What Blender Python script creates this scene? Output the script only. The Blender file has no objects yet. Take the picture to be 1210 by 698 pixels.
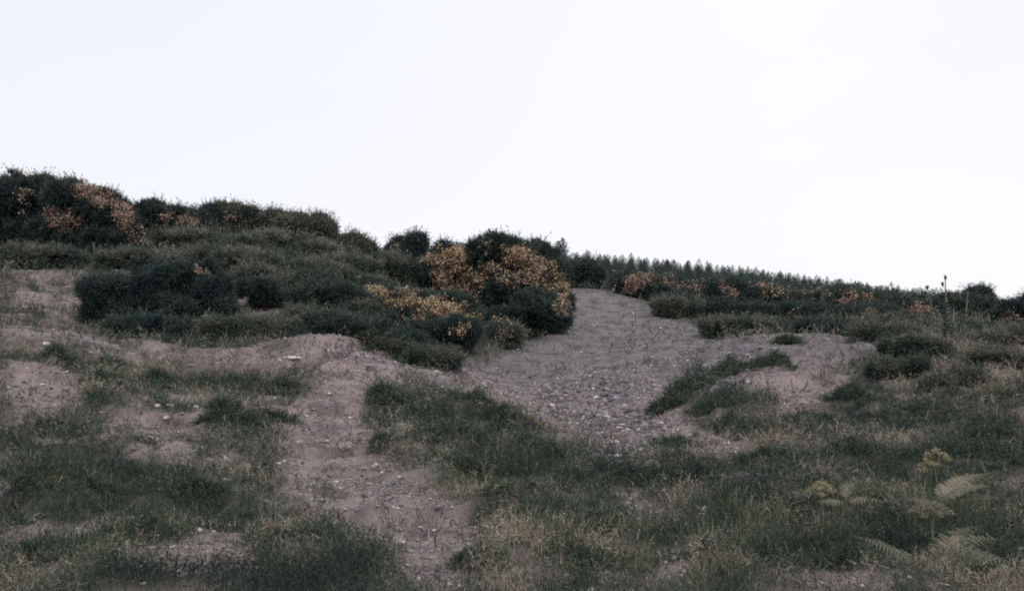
import bpy, math
import numpy as np

# ------------------------------------------------------------------ camera, sky, sun, exposure
F, CX, CY, EYE = 1240.0, 605.0, 400.0, 1.6      # focal length in photo pixels, horizon row, eye height
sc = bpy.context.scene
COL = sc.collection
cam = bpy.data.cameras.new("camera")
cam.sensor_width = 36.0
cam.lens = 36.0 * F / 1210.0
cam.shift_y = (CY - 349.0) / 1210.0
cam.clip_start, cam.clip_end = 0.1, 9000.0
camo = bpy.data.objects.new("camera", cam)
COL.objects.link(camo)
camo.location = (0, 0, EYE)
camo.rotation_euler = (math.radians(90), 0, 0)
sc.camera = camo

SUN_EL, SUN_AZ = math.radians(52), math.radians(150)   # azimuth measured from +Y towards +X
world = bpy.data.worlds.new("World")
sc.world = world
world.use_nodes = True
wn, wl = world.node_tree.nodes, world.node_tree.links
wn.clear()
wo = wn.new("ShaderNodeOutputWorld")
bg = wn.new("ShaderNodeBackground")
bg.inputs["Strength"].default_value = 0.1
sky = wn.new("ShaderNodeTexSky")
sky.sky_type = 'NISHITA'
sky.sun_disc = False
sky.sun_elevation = SUN_EL
sky.sun_rotation = SUN_AZ
tc = wn.new("ShaderNodeTexCoord")
mp = wn.new("ShaderNodeMapping")
mp.inputs["Scale"].default_value = (1.0, 1.0, 2.4)
nz = wn.new("ShaderNodeTexNoise")
nz.inputs["Scale"].default_value = 2.3
nz.inputs["Detail"].default_value = 4.0
rp = wn.new("ShaderNodeValToRGB")
rp.color_ramp.elements[0].position = 0.30
rp.color_ramp.elements[0].color = (0.90, 0.90, 0.90, 1)
rp.color_ramp.elements[1].position = 0.62
rp.color_ramp.elements[1].color = (0.97, 0.97, 0.97, 1)
mx = wn.new("ShaderNodeMixRGB")
dv = wn.new("ShaderNodeVectorMath"); dv.operation = 'DOT_PRODUCT'
dv.inputs[1].default_value = (-.62, .62, .48)            # thinner cloud high on the left
wl.new(tc.outputs["Generated"], dv.inputs[0])
da = wn.new("ShaderNodeMath"); da.operation = 'MULTIPLY_ADD'
da.inputs[1].default_value = .35; da.inputs[2].default_value = -.17
wl.new(nz.outputs["Fac"], da.inputs[0])
db = wn.new("ShaderNodeMath"); db.operation = 'ADD'
wl.new(dv.outputs["Value"], db.inputs[0]); wl.new(da.outputs[0], db.inputs[1])
cr_ = wn.new("ShaderNodeValToRGB")
cr_.color_ramp.elements[0].position = .66; cr_.color_ramp.elements[0].color = (.950, .935, .972, 1)
cr_.color_ramp.elements[1].position = .98; cr_.color_ramp.elements[1].color = (.845, .880, .955, 1)
wl.new(db.outputs[0], cr_.inputs[0])
cm = wn.new("ShaderNodeMixRGB"); cm.blend_type = 'MULTIPLY'; cm.inputs[0].default_value = 1
cm.inputs[2].default_value = (9.75, 9.75, 9.75, 1)
wl.new(cr_.outputs[0], cm.inputs[1]); wl.new(cm.outputs[0], mx.inputs[2])
wl.new(tc.outputs["Generated"], mp.inputs[0])
wl.new(mp.outputs[0], nz.inputs["Vector"])
wl.new(nz.outputs["Fac"], rp.inputs[0])
wl.new(rp.outputs[0], mx.inputs[0])
wl.new(sky.outputs[0], mx.inputs[1])
wl.new(mx.outputs[0], bg.inputs["Color"])
wl.new(bg.outputs[0], wo.inputs["Surface"])

sun = bpy.data.lights.new("sun", 'SUN')
sun.energy = 1.5
sun.angle = math.radians(12)
sun.color = (1.0, 0.965, 0.93)
suno = bpy.data.objects.new("sun", sun)
COL.objects.link(suno)
suno.rotation_euler = (math.radians(90) - SUN_EL, 0, math.pi - SUN_AZ)
suno.location = (0, 0, 60)

vs = sc.view_settings
vs.view_transform = 'Standard'
vs.look = 'None'
vs.gamma = 1.0
vs.use_curve_mapping = False
vs.exposure = 0.12
sc.cycles.filter_width = 2.0
sc.cycles.max_bounces = 6
sc.cycles.diffuse_bounces = 3
sc.cycles.use_denoising = False

# ------------------------------------------------------------------ helpers
RNG = np.random.default_rng(7)


def W(px, py, Y):
    return np.array([(px - CX) * Y / F, Y, EYE + (CY - py) * Y / F])


def _hash(ix, iy, seed):
    h = (ix.astype(np.int64) * 374761393 + iy.astype(np.int64) * 668265263 + seed * 1442695041) & 0xFFFFFFFF
    h = ((h ^ (h >> 13)) * 1274126177) & 0xFFFFFFFF
    h = (h ^ (h >> 16)) & 0xFFFFFF
    return h / float(0xFFFFFF)


def vnoise(x, y, seed=0):
    x = np.asarray(x, float); y = np.asarray(y, float)
    ix, iy = np.floor(x), np.floor(y)
    fx, fy = x - ix, y - iy
    fx = fx * fx * fx * (fx * (fx * 6 - 15) + 10); fy = fy * fy * fy * (fy * (fy * 6 - 15) + 10)
    a, b = _hash(ix, iy, seed), _hash(ix + 1, iy, seed)
    c, d = _hash(ix, iy + 1, seed), _hash(ix + 1, iy + 1, seed)
    return (a * (1 - fx) + b * fx) * (1 - fy) + (c * (1 - fx) + d * fx) * fy


def fbm(x, y, seed=0, octv=4):
    s, a, t = 0.0, 0.5, 0.0
    ca, sa = 0.8, 0.6
    for o in range(octv):
        s = s + a * vnoise(x, y, seed + o * 17); t += a; a *= 0.5
        x, y = (ca * x - sa * y) * 2.03 + 5.3, (sa * x + ca * y) * 2.03 - 2.1
    return s / t                                   # 0..1, mean 0.5


def smooth(a, b, x):
    t = np.clip((x - a) / (b - a), 0, 1)
    return t * t * (3 - 2 * t)


# ------------------------------------------------------------------ the lie of the land
# surveyed ground points: photo column, photo row, distance in metres
CP = [(-500,690,6.3),(0,690,6.3),(300,690,6.3),(600,690,6.3),(900,690,6.3),(1210,690,6.3),(1700,690,6.3),
(-300,620,8.5),(50,610,8.5),(300,622,8.5),(480,620,8.5),(700,622,8.5),(950,620,8.5),(1250,610,8.5),(1500,600,8.5),
(-200,545,11),(50,545,11),(250,560,11),(450,560,11),(620,562,11),(800,565,11),(1000,560,11),(1200,545,11),(1450,530,11),
(-200,480,15),(40,480,15),(200,492,14.5),(350,500,14.5),(450,490,15),(560,510,14),(680,522,14),(800,530,14),(950,515,14),(1100,500,14),(1250,480,14.5),
(-200,410,19),(30,425,18),(150,445,18),(280,440,18.5),(400,435,18),(430,450,17.5),
(-100,380,21),(20,386,21),(80,391,21),(140,405,20.5),(210,430,20.5),(290,418,21.5),(350,408,21.5),(395,398,21.5),(440,412,21),(480,434,20.5),(520,450,19.5),(560,466,18.5),(610,484,17.3),(655,505,16.2),(720,521,15.7),(790,524,15.7),(860,538,15),
(560,438,25),(620,448,24.5),(640,470,21.5),(690,484,20.5),(740,500,19),(760,470,21.5),(700,440,27),(600,415,30),(700,400,34),(700,370,41),(660,372,40),(650,345,46),(700,342,47),(735,350,45),(740,380,38),(790,395,33),(780,430,27),(800,372,40),(845,372,41),(760,362,43),
(860,392,35),(850,405,31),
(100,402,25.5),(170,412,25.5),(240,413,25.5),(180,395,29),(240,392,29),(300,395,25.5),(330,380,27),(330,405,24.5),
(20,380,25.5),(60,372,26),(95,375,26.5),(20,330,30),(80,328,30.5),(-100,370,26),(-100,320,31),
(280,325,31),(330,326,31),(330,310,34),(270,308,34),(290,350,29),(400,350,31),(400,390,26.5),(470,395,26.5),(440,405,25.5),(520,424,26.5),(480,365,33),(450,325,40),(400,305,42),(330,290,42),(250,288,41),(180,288,40),(100,300,36),(40,300,36),(-100,290,38),
(20,262,44),(-150,240,46),(120,262,46),(250,268,48),(330,276,48),(400,298,48),(470,312,48),(540,330,44),(560,390,34),(590,402,33),(650,392,34),(620,350,43),
(740,355,48),(830,372,48),(900,376,48),(1000,378,46),(1100,380,44),(1200,384,43),(1350,388,43),
(830,420,24.5),(870,402,26),(930,394,27),(990,397,27.5),(1040,402,27),(1100,402,27.5),(1160,402,27.5),(1250,405,27),(1400,405,27),
(900,392,33),(1000,394,34),(1100,392,35),(1200,392,35),
(830,455,20.5),(880,450,20),(950,445,20.5),(1020,440,21),(1100,440,21),(1200,435,21.5),(1350,430,22),
(840,495,17),(920,490,16.8),(1000,480,17),(1100,470,17.5),(1200,462,17.5),(790,495,18)]
pts = np.array([W(a, b, c) for a, b, c in CP])
extra = [(x, y, 0.0) for x in (-20, -8, 0, 8, 20) for y in (-12, -4, 2.5)]
extra += [(-45, 20, 4.5), (-45, 40, 8.0), (-38, 60, 7.0), (-20, 62, 6.2), (-8, 62, 4.6), (4, 62, 3.4), (18, 62, 3.0), (36, 60, 2.2), (45, 40, 1.6), (45, 20, 0.6)]
pts = np.vstack([pts, np.array(extra, float)])
_n = len(pts)
_C = 0.9


def _phi(d2):
    return np.sqrt(d2 + _C * _C)


_d2 = ((pts[:, None, :2] - pts[None, :, :2]) ** 2).sum(-1)
_A = np.zeros((_n + 3, _n + 3))
_A[:_n, :_n] = _phi(_d2) - 0.05 * np.eye(_n)
_A[:_n, _n] = 1; _A[:_n, _n + 1:_n + 3] = pts[:, :2]
_A[_n:, :_n] = _A[:_n, _n:].T
_w = np.linalg.solve(_A, np.concatenate([pts[:, 2], [0, 0, 0]]))


def base_h(x, y):
    x = np.atleast_1d(np.asarray(x, float)); y = np.atleast_1d(np.asarray(y, float))
    xc = np.clip(x, -46, 46); yc = np.clip(y, -12, 62)
    out = np.empty(x.size)
    for s in range(0, x.size, 20000):
        a = slice(s, s + 20000)
        d2 = (xc.ravel()[a, None] - pts[None, :, 0]) ** 2 + (yc.ravel()[a, None] - pts[None, :, 1]) ** 2
        out[a] = _phi(d2) @ _w[:_n] + _w[_n] + xc.ravel()[a] * _w[_n + 1] + yc.ravel()[a] * _w[_n + 2]
    out = out.reshape(x.shape)
    # behind the brow the land dips, then climbs to the long ridge of the plantation
    row = np.interp(x / np.maximum(y, 60), [-1, -.35, 0.0, .05, .11, .22, .35, .48, 1.0], [296, 308, 320, 324, 326, 340, 360, 377, 388])
    zr = EYE + (CY - row) * 190.0 / F
    dip = 1.2 - 0.012 * x
    far = np.where(y < 110, dip, dip + (zr - dip) * smooth(110, 190, y))
    far = np.where(y > 190, zr - 14 * smooth(190, 700, y), far)
    t = smooth(60, 92, y)
    return out * (1 - t) + far * t


def pix(x, y, z):
    ys = np.maximum(y, 0.5)
    return CX + F * x / ys, CY - F * (z - EYE) / ys


BARE = [
 [(392,399),(425,404),(470,430),(470,452),(440,465),(432,490),(445,520),(455,545),(500,565),(545,600),(575,645),(590,705),(500,705),(470,660),(420,660),(395,640),(350,615),(325,585),(335,540),(320,505),(300,490),(365,465),(385,445),(330,425),(360,402)],
 [(10,386),(70,388),(140,403),(205,428),(330,414),(395,398),(410,425),(335,436),(230,436),(150,425),(90,410),(10,404)],
 [(10,432),(80,430),(98,445),(85,470),(60,482),(10,478)],
 [(395,398),(440,404),(520,440),(565,458),(615,488),(600,494),(540,474),(500,455),(430,430)],
 [(645,338),(742,346),(775,366),(818,380),(858,398),(835,420),(800,448),(785,470),(800,492),(838,505),(880,530),(860,544),(790,532),(735,545),(690,524),(640,502),(560,455),(530,440),(560,428),(610,412),(645,400),(668,370)],
 [(835,415),(880,397),(930,391),(985,395),(1043,401),(1052,415),(1010,436),(965,448),(978,480),(935,497),(895,470),(880,450),(835,450)],
 [(10,324),(92,326),(98,352),(85,378),(10,382)],
 [(265,308),(345,307),(362,318),(350,330),(290,326)], [(288,348),(322,348),(345,372),(360,404),(285,408)],
 [(140,470),(175,462),(240,470),(230,500),(215,530),(250,560),(150,548),(170,515),(165,490)],
 [(690,525),(770,540),(720,560),(690,545)],
 [(725,598),(758,588),(772,600),(750,618)], [(790,575),(835,572),(850,590),(800,592)], [(745,650),(790,645),(800,670),(760,690)],
 [(90,495),(150,500),(140,515),(100,512)],
]
GRAV = [[(628,462),(700,452),(790,452),(800,470),(775,492),(800,512),(765,522),(700,516),(655,496)],
        [(400,402),(440,408),(520,442),(560,462),(520,460),(450,432)], [(800,440),(860,412),(900,400),(935,410),(880,440),(815,470)]]
GREEN = [(90,650,170,60),(280,660,90,40),(560,610,40,40),(700,650,120,50),(900,650,170,60),(1120,640,130,60),(170,590,90,30),(640,560,80,30),(1100,560,120,40),(60,540,50,50),(560,480,60,25)]


BSTR = {0: .84, 1: .82, 2: .78, 3: .86, 4: .95, 5: .80, 6: .51, 7: .30, 8: .66, 9: .60, 10: .62, 11: .52, 12: .50, 13: .48, 14: .46}
# darker (-) and paler (+) growth: photo column, row, half width, half height, amount
TONE = [(180,412,120,22,-.3),(330,340,80,34,-.12),(420,400,90,22,-.28),(480,420,70,14,-.3),(560,485,60,26,-.22),(120,590,110,50,-.2),(240,600,70,40,-.15),(1160,525,60,36,-.25),
(850,465,50,26,-.16),(1000,492,90,18,-.22),(660,560,90,26,-.2),(790,570,60,14,-.3),(520,510,50,22,-.2),(60,270,60,60,-.25),(290,505,40,16,-.22),(270,455,60,12,-.2),(880,385,130,14,-.2),
(1110,440,100,36,.26),(150,505,70,16,.2),(590,535,50,14,.2),(575,645,50,44,.13),(560,600,50,18,.18),(870,520,80,12,.12),(330,300,110,28,.06),(60,350,60,26,.2),(200,425,120,12,.18),
(1180,460,50,24,.15),(800,600,70,16,.18),(450,325,50,26,.10),(320,385,50,22,.16),(980,560,80,12,.1),(650,675,40,16,.2),(300,560,40,30,.15),(1060,410,60,14,.1)]


def tone_at(x, y, z):
    px, py = pix(x, y, z)
    k = np.clip(300 / np.maximum(y, 3), 6, 60)
    px = px + (fbm(x * 1.3, y * 1.3, 203) - .5) * k * 2.4; py = py + (fbm(x * 1.3 + 9, y * 1.3, 209) - .5) * k * 1.2
    t = np.zeros(np.shape(x))
    for a, c, rx, ry, am in TONE:
        t = t + am * (1 - smooth(.55, 1.25, np.hypot((px - a) / rx, (py - c) / ry)))
    return t * (np.asarray(y) > 3) * (np.asarray(y) < 60)


def poly_sd(px, py, poly):
    p = np.array(poly, float); q = np.roll(p, -1, 0)
    inside = np.zeros(px.shape, bool); d = np.full(px.shape, 1e9)
    for (x0, y0), (x1, y1) in zip(p, q):
        ex, ey = x1 - x0, y1 - y0
        t = np.clip(((px - x0) * ex + (py - y0) * ey) / (ex * ex + ey * ey), 0, 1)
        d = np.minimum(d, (px - x0 - t * ex) ** 2 + (py - y0 - t * ey) ** 2)
        c = ((y0 > py) != (y1 > py)) & (px < ex * (py - y0) / (ey if ey else 1e-9) + x0)
        inside ^= c
    d = np.sqrt(d)
    return np.where(inside, d, -d)


def cover(x, y, z):
    """bare ground 0..1, coarse gravel 0..1, greenness 0..1 at a place"""
    px, py = pix(x, y, z)
    k = np.clip(300 / np.maximum(y, 3), 6, 60)      # ragged edges ~0.25 m
    wx = (fbm(x * 1.1, y * 1.1, 3, 6) - .5) * k * 2.2; wy = (fbm(x * 1.1 + 40, y * 1.1, 9) - .5) * k * 1.1
    qx, qy = px + wx, py + wy
    b = np.full(x.shape, -99.0)
    ok = (y > 3) & (y < 56)
    mott = fbm(x * 2.4 + 3, y * 2.4, 131) - .5 + (fbm(x * 7, y * 7, 132) - .5) * .5
    b = np.zeros(x.shape)
    for i, po in enumerate(BARE):
        st = BSTR.get(i, .62)
        b = np.maximum(b, smooth(-16, 10, poly_sd(qx, qy, po)) * smooth(-.12, .12, mott + (st - .5)) )
    b = b * ok
    specks = smooth(.58, .70, fbm(x * 2.1 + 7, y * 2.1, 31)) * .8 * ok * (y < 34)
    b = np.maximum(b, specks)
    g = np.full(x.shape, -99.0)
    for i, po in enumerate(GRAV):
        g = np.maximum(g, smooth(-14, 12, poly_sd(qx, qy, po)) * (1, .3, .45)[i] * (.45 + .55 * smooth(.40, .52, fbm(x * 1.5, y * 1.5, 191))))
    g = np.maximum(g, 0) * (y > 12) * (y < 30)
    gr = np.zeros(x.shape)
    for (a, c, rx, ry) in GREEN:
        gr = np.maximum(gr, 1 - smooth(.6, 1.3, np.hypot((qx - a) / rx, (qy - c) / ry)))
    gr = np.clip(gr * .75 + (fbm(x * 1.1, y * 1.1, 77) - .46) * 1.6, 0, 1)
    return b, g, gr


def H(x, y, fine=True):
    z = base_h(x, y)
    y_ = np.atleast_1d(y); x_ = np.atleast_1d(x)
    b, g, _ = cover(x_, y_, z)
    z = z + (1 - b) * ((fbm(x_ * 1.3, y_ * 1.3, 5) - .5) * .34) * (1 - smooth(60, 90, y_) * .2)
    z = z + (fbm(x_ * .42, y_ * .42, 15) - .5) * .28
    near = smooth(6, 9, y_) * (1 - smooth(24, 28, y_)) * (1 - .85 * smooth(17, 19, y_) * (x_ > -1) * (x_ < 4.5))
    for k_, (q_, s_) in enumerate(((.62, .13), (1.15, .07))):      # little eroded scarps
        z = z + near * s_ * (smooth(.49, .53, fbm(x_ * q_ * .7, y_ * q_ * 1.5, 215 + k_, 3)) - .5)
    if fine:
        z = z + (fbm(x_ * 6, y_ * 6, 25, 3) - .5) * (.05 + .05 * g)
    return z


def H1(x, y):
    return float(H(np.array([x]), np.array([y]))[0])


def ground_at(px, py, y0=4.0, y1=58.0):
    """first place where the sight line through a photo pixel meets the ground, no nearer than y0"""
    Y = np.linspace(y0, y1, 900)
    x = (px - CX) * Y / F; z = EYE + (CY - py) * Y / F
    d = z - H(x, Y)
    i = np.argmax(d <= 0) if (d <= 0).any() else int(np.argmin(d))
    return np.array([x[i], Y[i], float(H1(x[i], Y[i]))])


# ------------------------------------------------------------------ materials
def nt(name):
    m = bpy.data.materials.new(name); m.use_nodes = True
    n = m.node_tree.nodes; n.clear()
    return m, n, m.node_tree.links


def attr(n, name):
    a = n.new("ShaderNodeAttribute"); a.attribute_name = name; return a


def ramp(n, stops):
    r = n.new("ShaderNodeValToRGB"); e = r.color_ramp.elements
    while len(e) < len(stops): e.new(.5)
    for i, (p, c) in enumerate(stops):
        e[i].position = p; e[i].color = (*c, 1)
    return r


def leaf_mat(name, stops, trans=.25, rough=.65):
    m, n, l = nt(name)
    a = attr(n, "tint"); r = ramp(n, stops)
    g = n.new("ShaderNodeNewGeometry"); nz = n.new("ShaderNodeTexNoise")
    nz.inputs["Scale"].default_value = 1.7
    l.new(g.outputs["Position"], nz.inputs["Vector"])
    ma = n.new("ShaderNodeMath"); ma.operation = 'MULTIPLY_ADD'
    ma.inputs[1].default_value = .5; 
    l.new(nz.outputs["Fac"], ma.inputs[0])
    sb = n.new("ShaderNodeMath"); sb.operation = 'SUBTRACT'; sb.inputs[1].default_value = .25
    l.new(a.outputs["Fac"], sb.inputs[0]); l.new(sb.outputs[0], ma.inputs[2])
    l.new(ma.outputs[0], r.inputs[0])
    p = n.new("ShaderNodeBsdfPrincipled"); p.inputs["Roughness"].default_value = rough
    p.inputs["Specular IOR Level"].default_value = .25
    t = n.new("ShaderNodeBsdfTranslucent"); mx = n.new("ShaderNodeMixShader"); mx.inputs[0].default_value = trans
    o = n.new("ShaderNodeOutputMaterial")
    l.new(r.outputs[0], p.inputs["Base Color"]); l.new(r.outputs[0], t.inputs["Color"])
    l.new(p.outputs[0], mx.inputs[1]); l.new(t.outputs[0], mx.inputs[2]); l.new(mx.outputs[0], o.inputs["Surface"])
    return m


def solid_mat(name, c1, c2, scale=8, rough=.85, bump=.3):
    m, n, l = nt(name)
    g = n.new("ShaderNodeNewGeometry"); nz = n.new("ShaderNodeTexNoise")
    nz.inputs["Scale"].default_value = scale; nz.inputs["Detail"].default_value = 5
    l.new(g.outputs["Position"], nz.inputs["Vector"])
    r = ramp(n, [(.3, c1), (.7, c2)]); l.new(nz.outputs["Fac"], r.inputs[0])
    p = n.new("ShaderNodeBsdfPrincipled"); p.inputs["Roughness"].default_value = rough
    b = n.new("ShaderNodeBump"); b.inputs["Strength"].default_value = bump; b.inputs["Distance"].default_value = .01
    l.new(nz.outputs["Fac"], b.inputs["Height"]); l.new(b.outputs[0], p.inputs["Normal"])
    l.new(r.outputs[0], p.inputs["Base Color"])
    o = n.new("ShaderNodeOutputMaterial"); l.new(p.outputs[0], o.inputs["Surface"])
    return m


M = {}
M['gorse'] = leaf_mat("gorse_foliage", [(0, (0.018, 0.034, 0.038)), (.40, (0.038, 0.066, 0.063)), (.75, (0.078, 0.109, 0.084)), (1, (0.155, 0.147, 0.123))], .15)
M['gorse_flower'] = leaf_mat("gorse_petals", [(0, (0.454, 0.345, 0.328)), (.5, (0.618, 0.442, 0.300)), (1, (0.701, 0.517, 0.242))], .3)
M['gorse_flower_dull'] = leaf_mat("faded_gorse_petals", [(0, (0.310, 0.237, 0.221)), (.5, (0.435, 0.302, 0.244)), (1, (0.538, 0.343, 0.216))], .3)
M['scrub'] = leaf_mat("scrub_foliage", [(0, (0.027, 0.046, 0.041)), (.4, (0.063, 0.085, 0.068)), (.7, (0.126, 0.133, 0.105)), (1, (0.233, 0.216, 0.177))], .15)
M['heather'] = leaf_mat("heather_sprigs", [(0, (0.020, 0.036, 0.030)), (.38, (0.058, 0.080, 0.059)), (.68, (0.149, 0.147, 0.107)), (1, (0.365, 0.302, 0.255))], .15)
M['clump'] = leaf_mat("dark_heather_sprigs", [(0, (0.017, 0.035, 0.028)), (.45, (0.039, 0.067, 0.049)), (.8, (0.084, 0.111, 0.068)), (1, (0.167, 0.168, 0.115))], .15)
M['grass'] = leaf_mat("grass_blades", [(0, (0.031, 0.054, 0.036)), (.4, (0.066, 0.097, 0.053)), (.7, (0.135, 0.146, 0.079)), (1, (0.358, 0.318, 0.198))], .3)
M['fern'] = leaf_mat("fern_leaflets", [(0, (.06, .07, .05)), (.5, (.12, .125, .09)), (1, (.23, .21, .16))], .3)
M['palefern'] = leaf_mat("pale_fern_leaflets", [(0, (0.131, 0.127, 0.094)), (.5, (0.213, 0.197, 0.140)), (1, (0.295, 0.271, 0.195))], .3)
M['umbel'] = leaf_mat("yellow_umbel_florets", [(0, (.20, .18, .11)), (.5, (.33, .295, .18)), (1, (.42, .38, .24))], .3)
M['conifer'] = leaf_mat("conifer_needles", [(0, (0.024, 0.046, 0.046)), (.5, (0.043, 0.074, 0.070)), (1, (0.074, 0.110, 0.095))], .1)
M['weed'] = leaf_mat("thistle_leaves", [(0, (.07, .09, .085)), (.5, (.13, .155, .13)), (1, (.21, .22, .17))], .25)
M['yellow'] = leaf_mat("yellow_petals", [(0, (.45, .33, .04)), (1, (.60, .45, .05))], .3)
M['stem'] = solid_mat("woody_stem", (.035, .028, .024), (.09, .07, .06), 20)
M['deadstem'] = solid_mat("dead_stem", (.035, .030, .032), (.07, .058, .055), 30)
M['palestem'] = solid_mat("bleached_stem", (.36, .31, .24), (.5, .45, .36), 30)
M['greenstem'] = solid_mat("green_stem", (.12, .12, .06), (.2, .18, .09), 30)
M['seedhead'] = solid_mat("seed_head", (.05, .035, .05), (.12, .09, .11), 60)
M['weedstem'] = solid_mat('thistle_stem', (.11, .12, .115), (.19, .20, .18), 30)
M['bark'] = solid_mat("conifer_bark", (.05, .04, .035), (.09, .07, .06), 10)
M['palestone'] = solid_mat("pale_stone", (.38, .36, .35), (.62, .60, .58), 14)


def stone_mat():
    m, n, l = nt("loose_stone")
    a = attr(n, "tint")
    r = ramp(n, [(0, (.07, .068, .08)), (.4, (.15, .128, .138)), (.75, (.30, .25, .25)), (1, (.52, .47, .47))])
    l.new(a.outputs["Fac"], r.inputs[0])
    p = n.new("ShaderNodeBsdfPrincipled"); p.inputs["Roughness"].default_value = .8
    l.new(r.outputs[0], p.inputs["Base Color"])
    o = n.new("ShaderNodeOutputMaterial"); l.new(p.outputs[0], o.inputs["Surface"])
    return m


M['stone'] = stone_mat()


def ground_mat():
    m, n, l = nt("quarry_ground")
    geo = n.new("ShaderNodeNewGeometry")

    def noise(s, d=5, rough=.6):
        q = n.new("ShaderNodeTexNoise"); q.inputs["Scale"].default_value = s; q.inputs["Detail"].default_value = d
        q.inputs["Roughness"].default_value = rough
        l.new(geo.outputs["Position"], q.inputs["Vector"]); return q

    def mix(f, a, b):
        q = n.new("ShaderNodeMixRGB")
        l.new(f, q.inputs[0]); l.new(a, q.inputs[1]); l.new(b, q.inputs[2]); return q
    n1, n2, n3, n4 = noise(.55), noise(5, 8, .7), noise(38, 6, .7), noise(1.8, 6, .65)
    sand = ramp(n, [(.28, (.145, .113, .115)), (.5, (.278, .214, .213)), (.72, (.385, .315, .314))])
    ml = n.new("ShaderNodeMath"); ml.operation = 'MULTIPLY_ADD'; ml.inputs[1].default_value = .5
    m2 = n.new("ShaderNodeMath"); m2.operation = 'MULTIPLY'; m2.inputs[1].default_value = .5
    l.new(n3.outputs["Fac"], m2.inputs[0]); l.new(n2.outputs["Fac"], ml.inputs[0]); l.new(m2.outputs[0], ml.inputs[2])
    l.new(ml.outputs[0], sand.inputs[0])
    grey = ramp(n, [(.28, (.115, .101, .106)), (.5, (.170, .155, .163)), (.72, (.24, .222, .232))])
    l.new(ml.outputs[0], grey.inputs[0])
    ag = attr(n, "grey"); ab = attr(n, "bare"); av = attr(n, "gravel"); agr = attr(n, "green")
    base = mix(ag.outputs["Fac"], sand.outputs[0], grey.outputs[0])
    # damp darker runs of soil in the bare ground
    dk = ramp(n, [(.40, (.52, .53, .54)), (.50, (.86, .86, .86)), (.60, (1, 1, 1))]); l.new(n4.outputs["Fac"], dk.inputs[0])
    mu = n.new("ShaderNodeMixRGB"); mu.blend_type = 'MULTIPLY'; mu.inputs[0].default_value = 1
    l.new(base.outputs[0], mu.inputs[1]); l.new(dk.outputs[0], mu.inputs[2])
    vo = n.new("ShaderNodeTexVoronoi"); vo.inputs["Scale"].default_value = 11
    l.new(geo.outputs["Position"], vo.inputs["Vector"])
    pebc = ramp(n, [(0, (.10, .10, .115)), (.5, (.16, .15, .165)), (1, (.26, .24, .25))])
    l.new(vo.outputs["Color"], pebc.inputs[0])
    g2 = mix(av.outputs["Fac"], mu.outputs[0], pebc.outputs[0])
    soil = ramp(n, [(.3, (.042, .046, .040)), (.55, (.080, .080, .070)), (.8, (.14, .125, .11))])
    l.new(n2.outputs["Fac"], soil.inputs[0])
    moss = ramp(n, [(.3, (.022, .030, .021)), (.7, (.058, .068, .040))]); l.new(n2.outputs["Fac"], moss.inputs[0])
    veg = mix(agr.outputs["Fac"], soil.outputs[0], moss.outputs[0])
    fin = mix(ab.outputs["Fac"], veg.outputs[0], g2.outputs[0])
    p = n.new("ShaderNodeBsdfPrincipled"); p.inputs["Roughness"].default_value = .92
    p.inputs["Specular IOR Level"].default_value = .2
    l.new(fin.outputs[0], p.inputs["Base Color"])
    b1 = n.new("ShaderNodeBump"); b1.inputs["Distance"].default_value = .09; b1.inputs["Strength"].default_value = .7
    l.new(n2.outputs["Fac"], b1.inputs["Height"])
    b2 = n.new("ShaderNodeBump"); b2.inputs["Distance"].default_value = .015; b2.inputs["Strength"].default_value = .8
    l.new(n3.outputs["Fac"], b2.inputs["Height"]); l.new(b1.outputs[0], b2.inputs["Normal"])
    l.new(b2.outputs[0], p.inputs["Normal"])
    o = n.new("ShaderNodeOutputMaterial"); l.new(p.outputs[0], o.inputs["Surface"])
    return m


# ------------------------------------------------------------------ mesh makers
def mk(name, v, f, mat, parent=None, attrs=None, mats=None, midx=None, shade=False):
    v = np.asarray(v, np.float32); f = np.asarray(f, np.int32)
    if parent is not None:
        v = v - np.array(parent.location, np.float32)
    me = bpy.data.meshes.new(name)
    k = f.shape[1]
    me.vertices.add(len(v)); me.vertices.foreach_set("co", v.ravel())
    me.loops.add(f.size); me.loops.foreach_set("vertex_index", f.ravel())
    me.polygons.add(len(f)); me.polygons.foreach_set("loop_start", np.arange(0, f.size, k, dtype=np.int32))
    me.update(calc_edges=True)
    if shade: me.polygons.foreach_set("use_smooth", np.ones(len(f), bool))
    for m_ in (mats or [mat]): me.materials.append(m_)
    if midx is not None: me.polygons.foreach_set("material_index", np.asarray(midx, np.int32))
    for a, d in (attrs or {}).items():
        at = me.attributes.new(a, 'FLOAT', 'POINT'); at.data.foreach_set("value", np.asarray(d, np.float32))
    o = bpy.data.objects.new(name, me); COL.objects.link(o)
    if parent is not None: o.parent = parent
    return o


def tag(o, label=None, cat=None, group=None, kind=None):
    if label: o['label'] = label
    if cat: o['category'] = cat
    if group: o['group'] = group
    if kind: o['kind'] = kind
    return o


def thing(name, loc, label, cat, group=None):
    o = bpy.data.objects.new(name, None); COL.objects.link(o)
    o.location = [float(c) for c in loc]; o.empty_display_size = .2
    return tag(o, label, cat, group)


def unit(a):
    return a / np.maximum(np.linalg.norm(a, axis=-1, keepdims=True), 1e-9)


def rdir(n, rng):
    return unit(rng.normal(size=(n, 3)))


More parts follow.
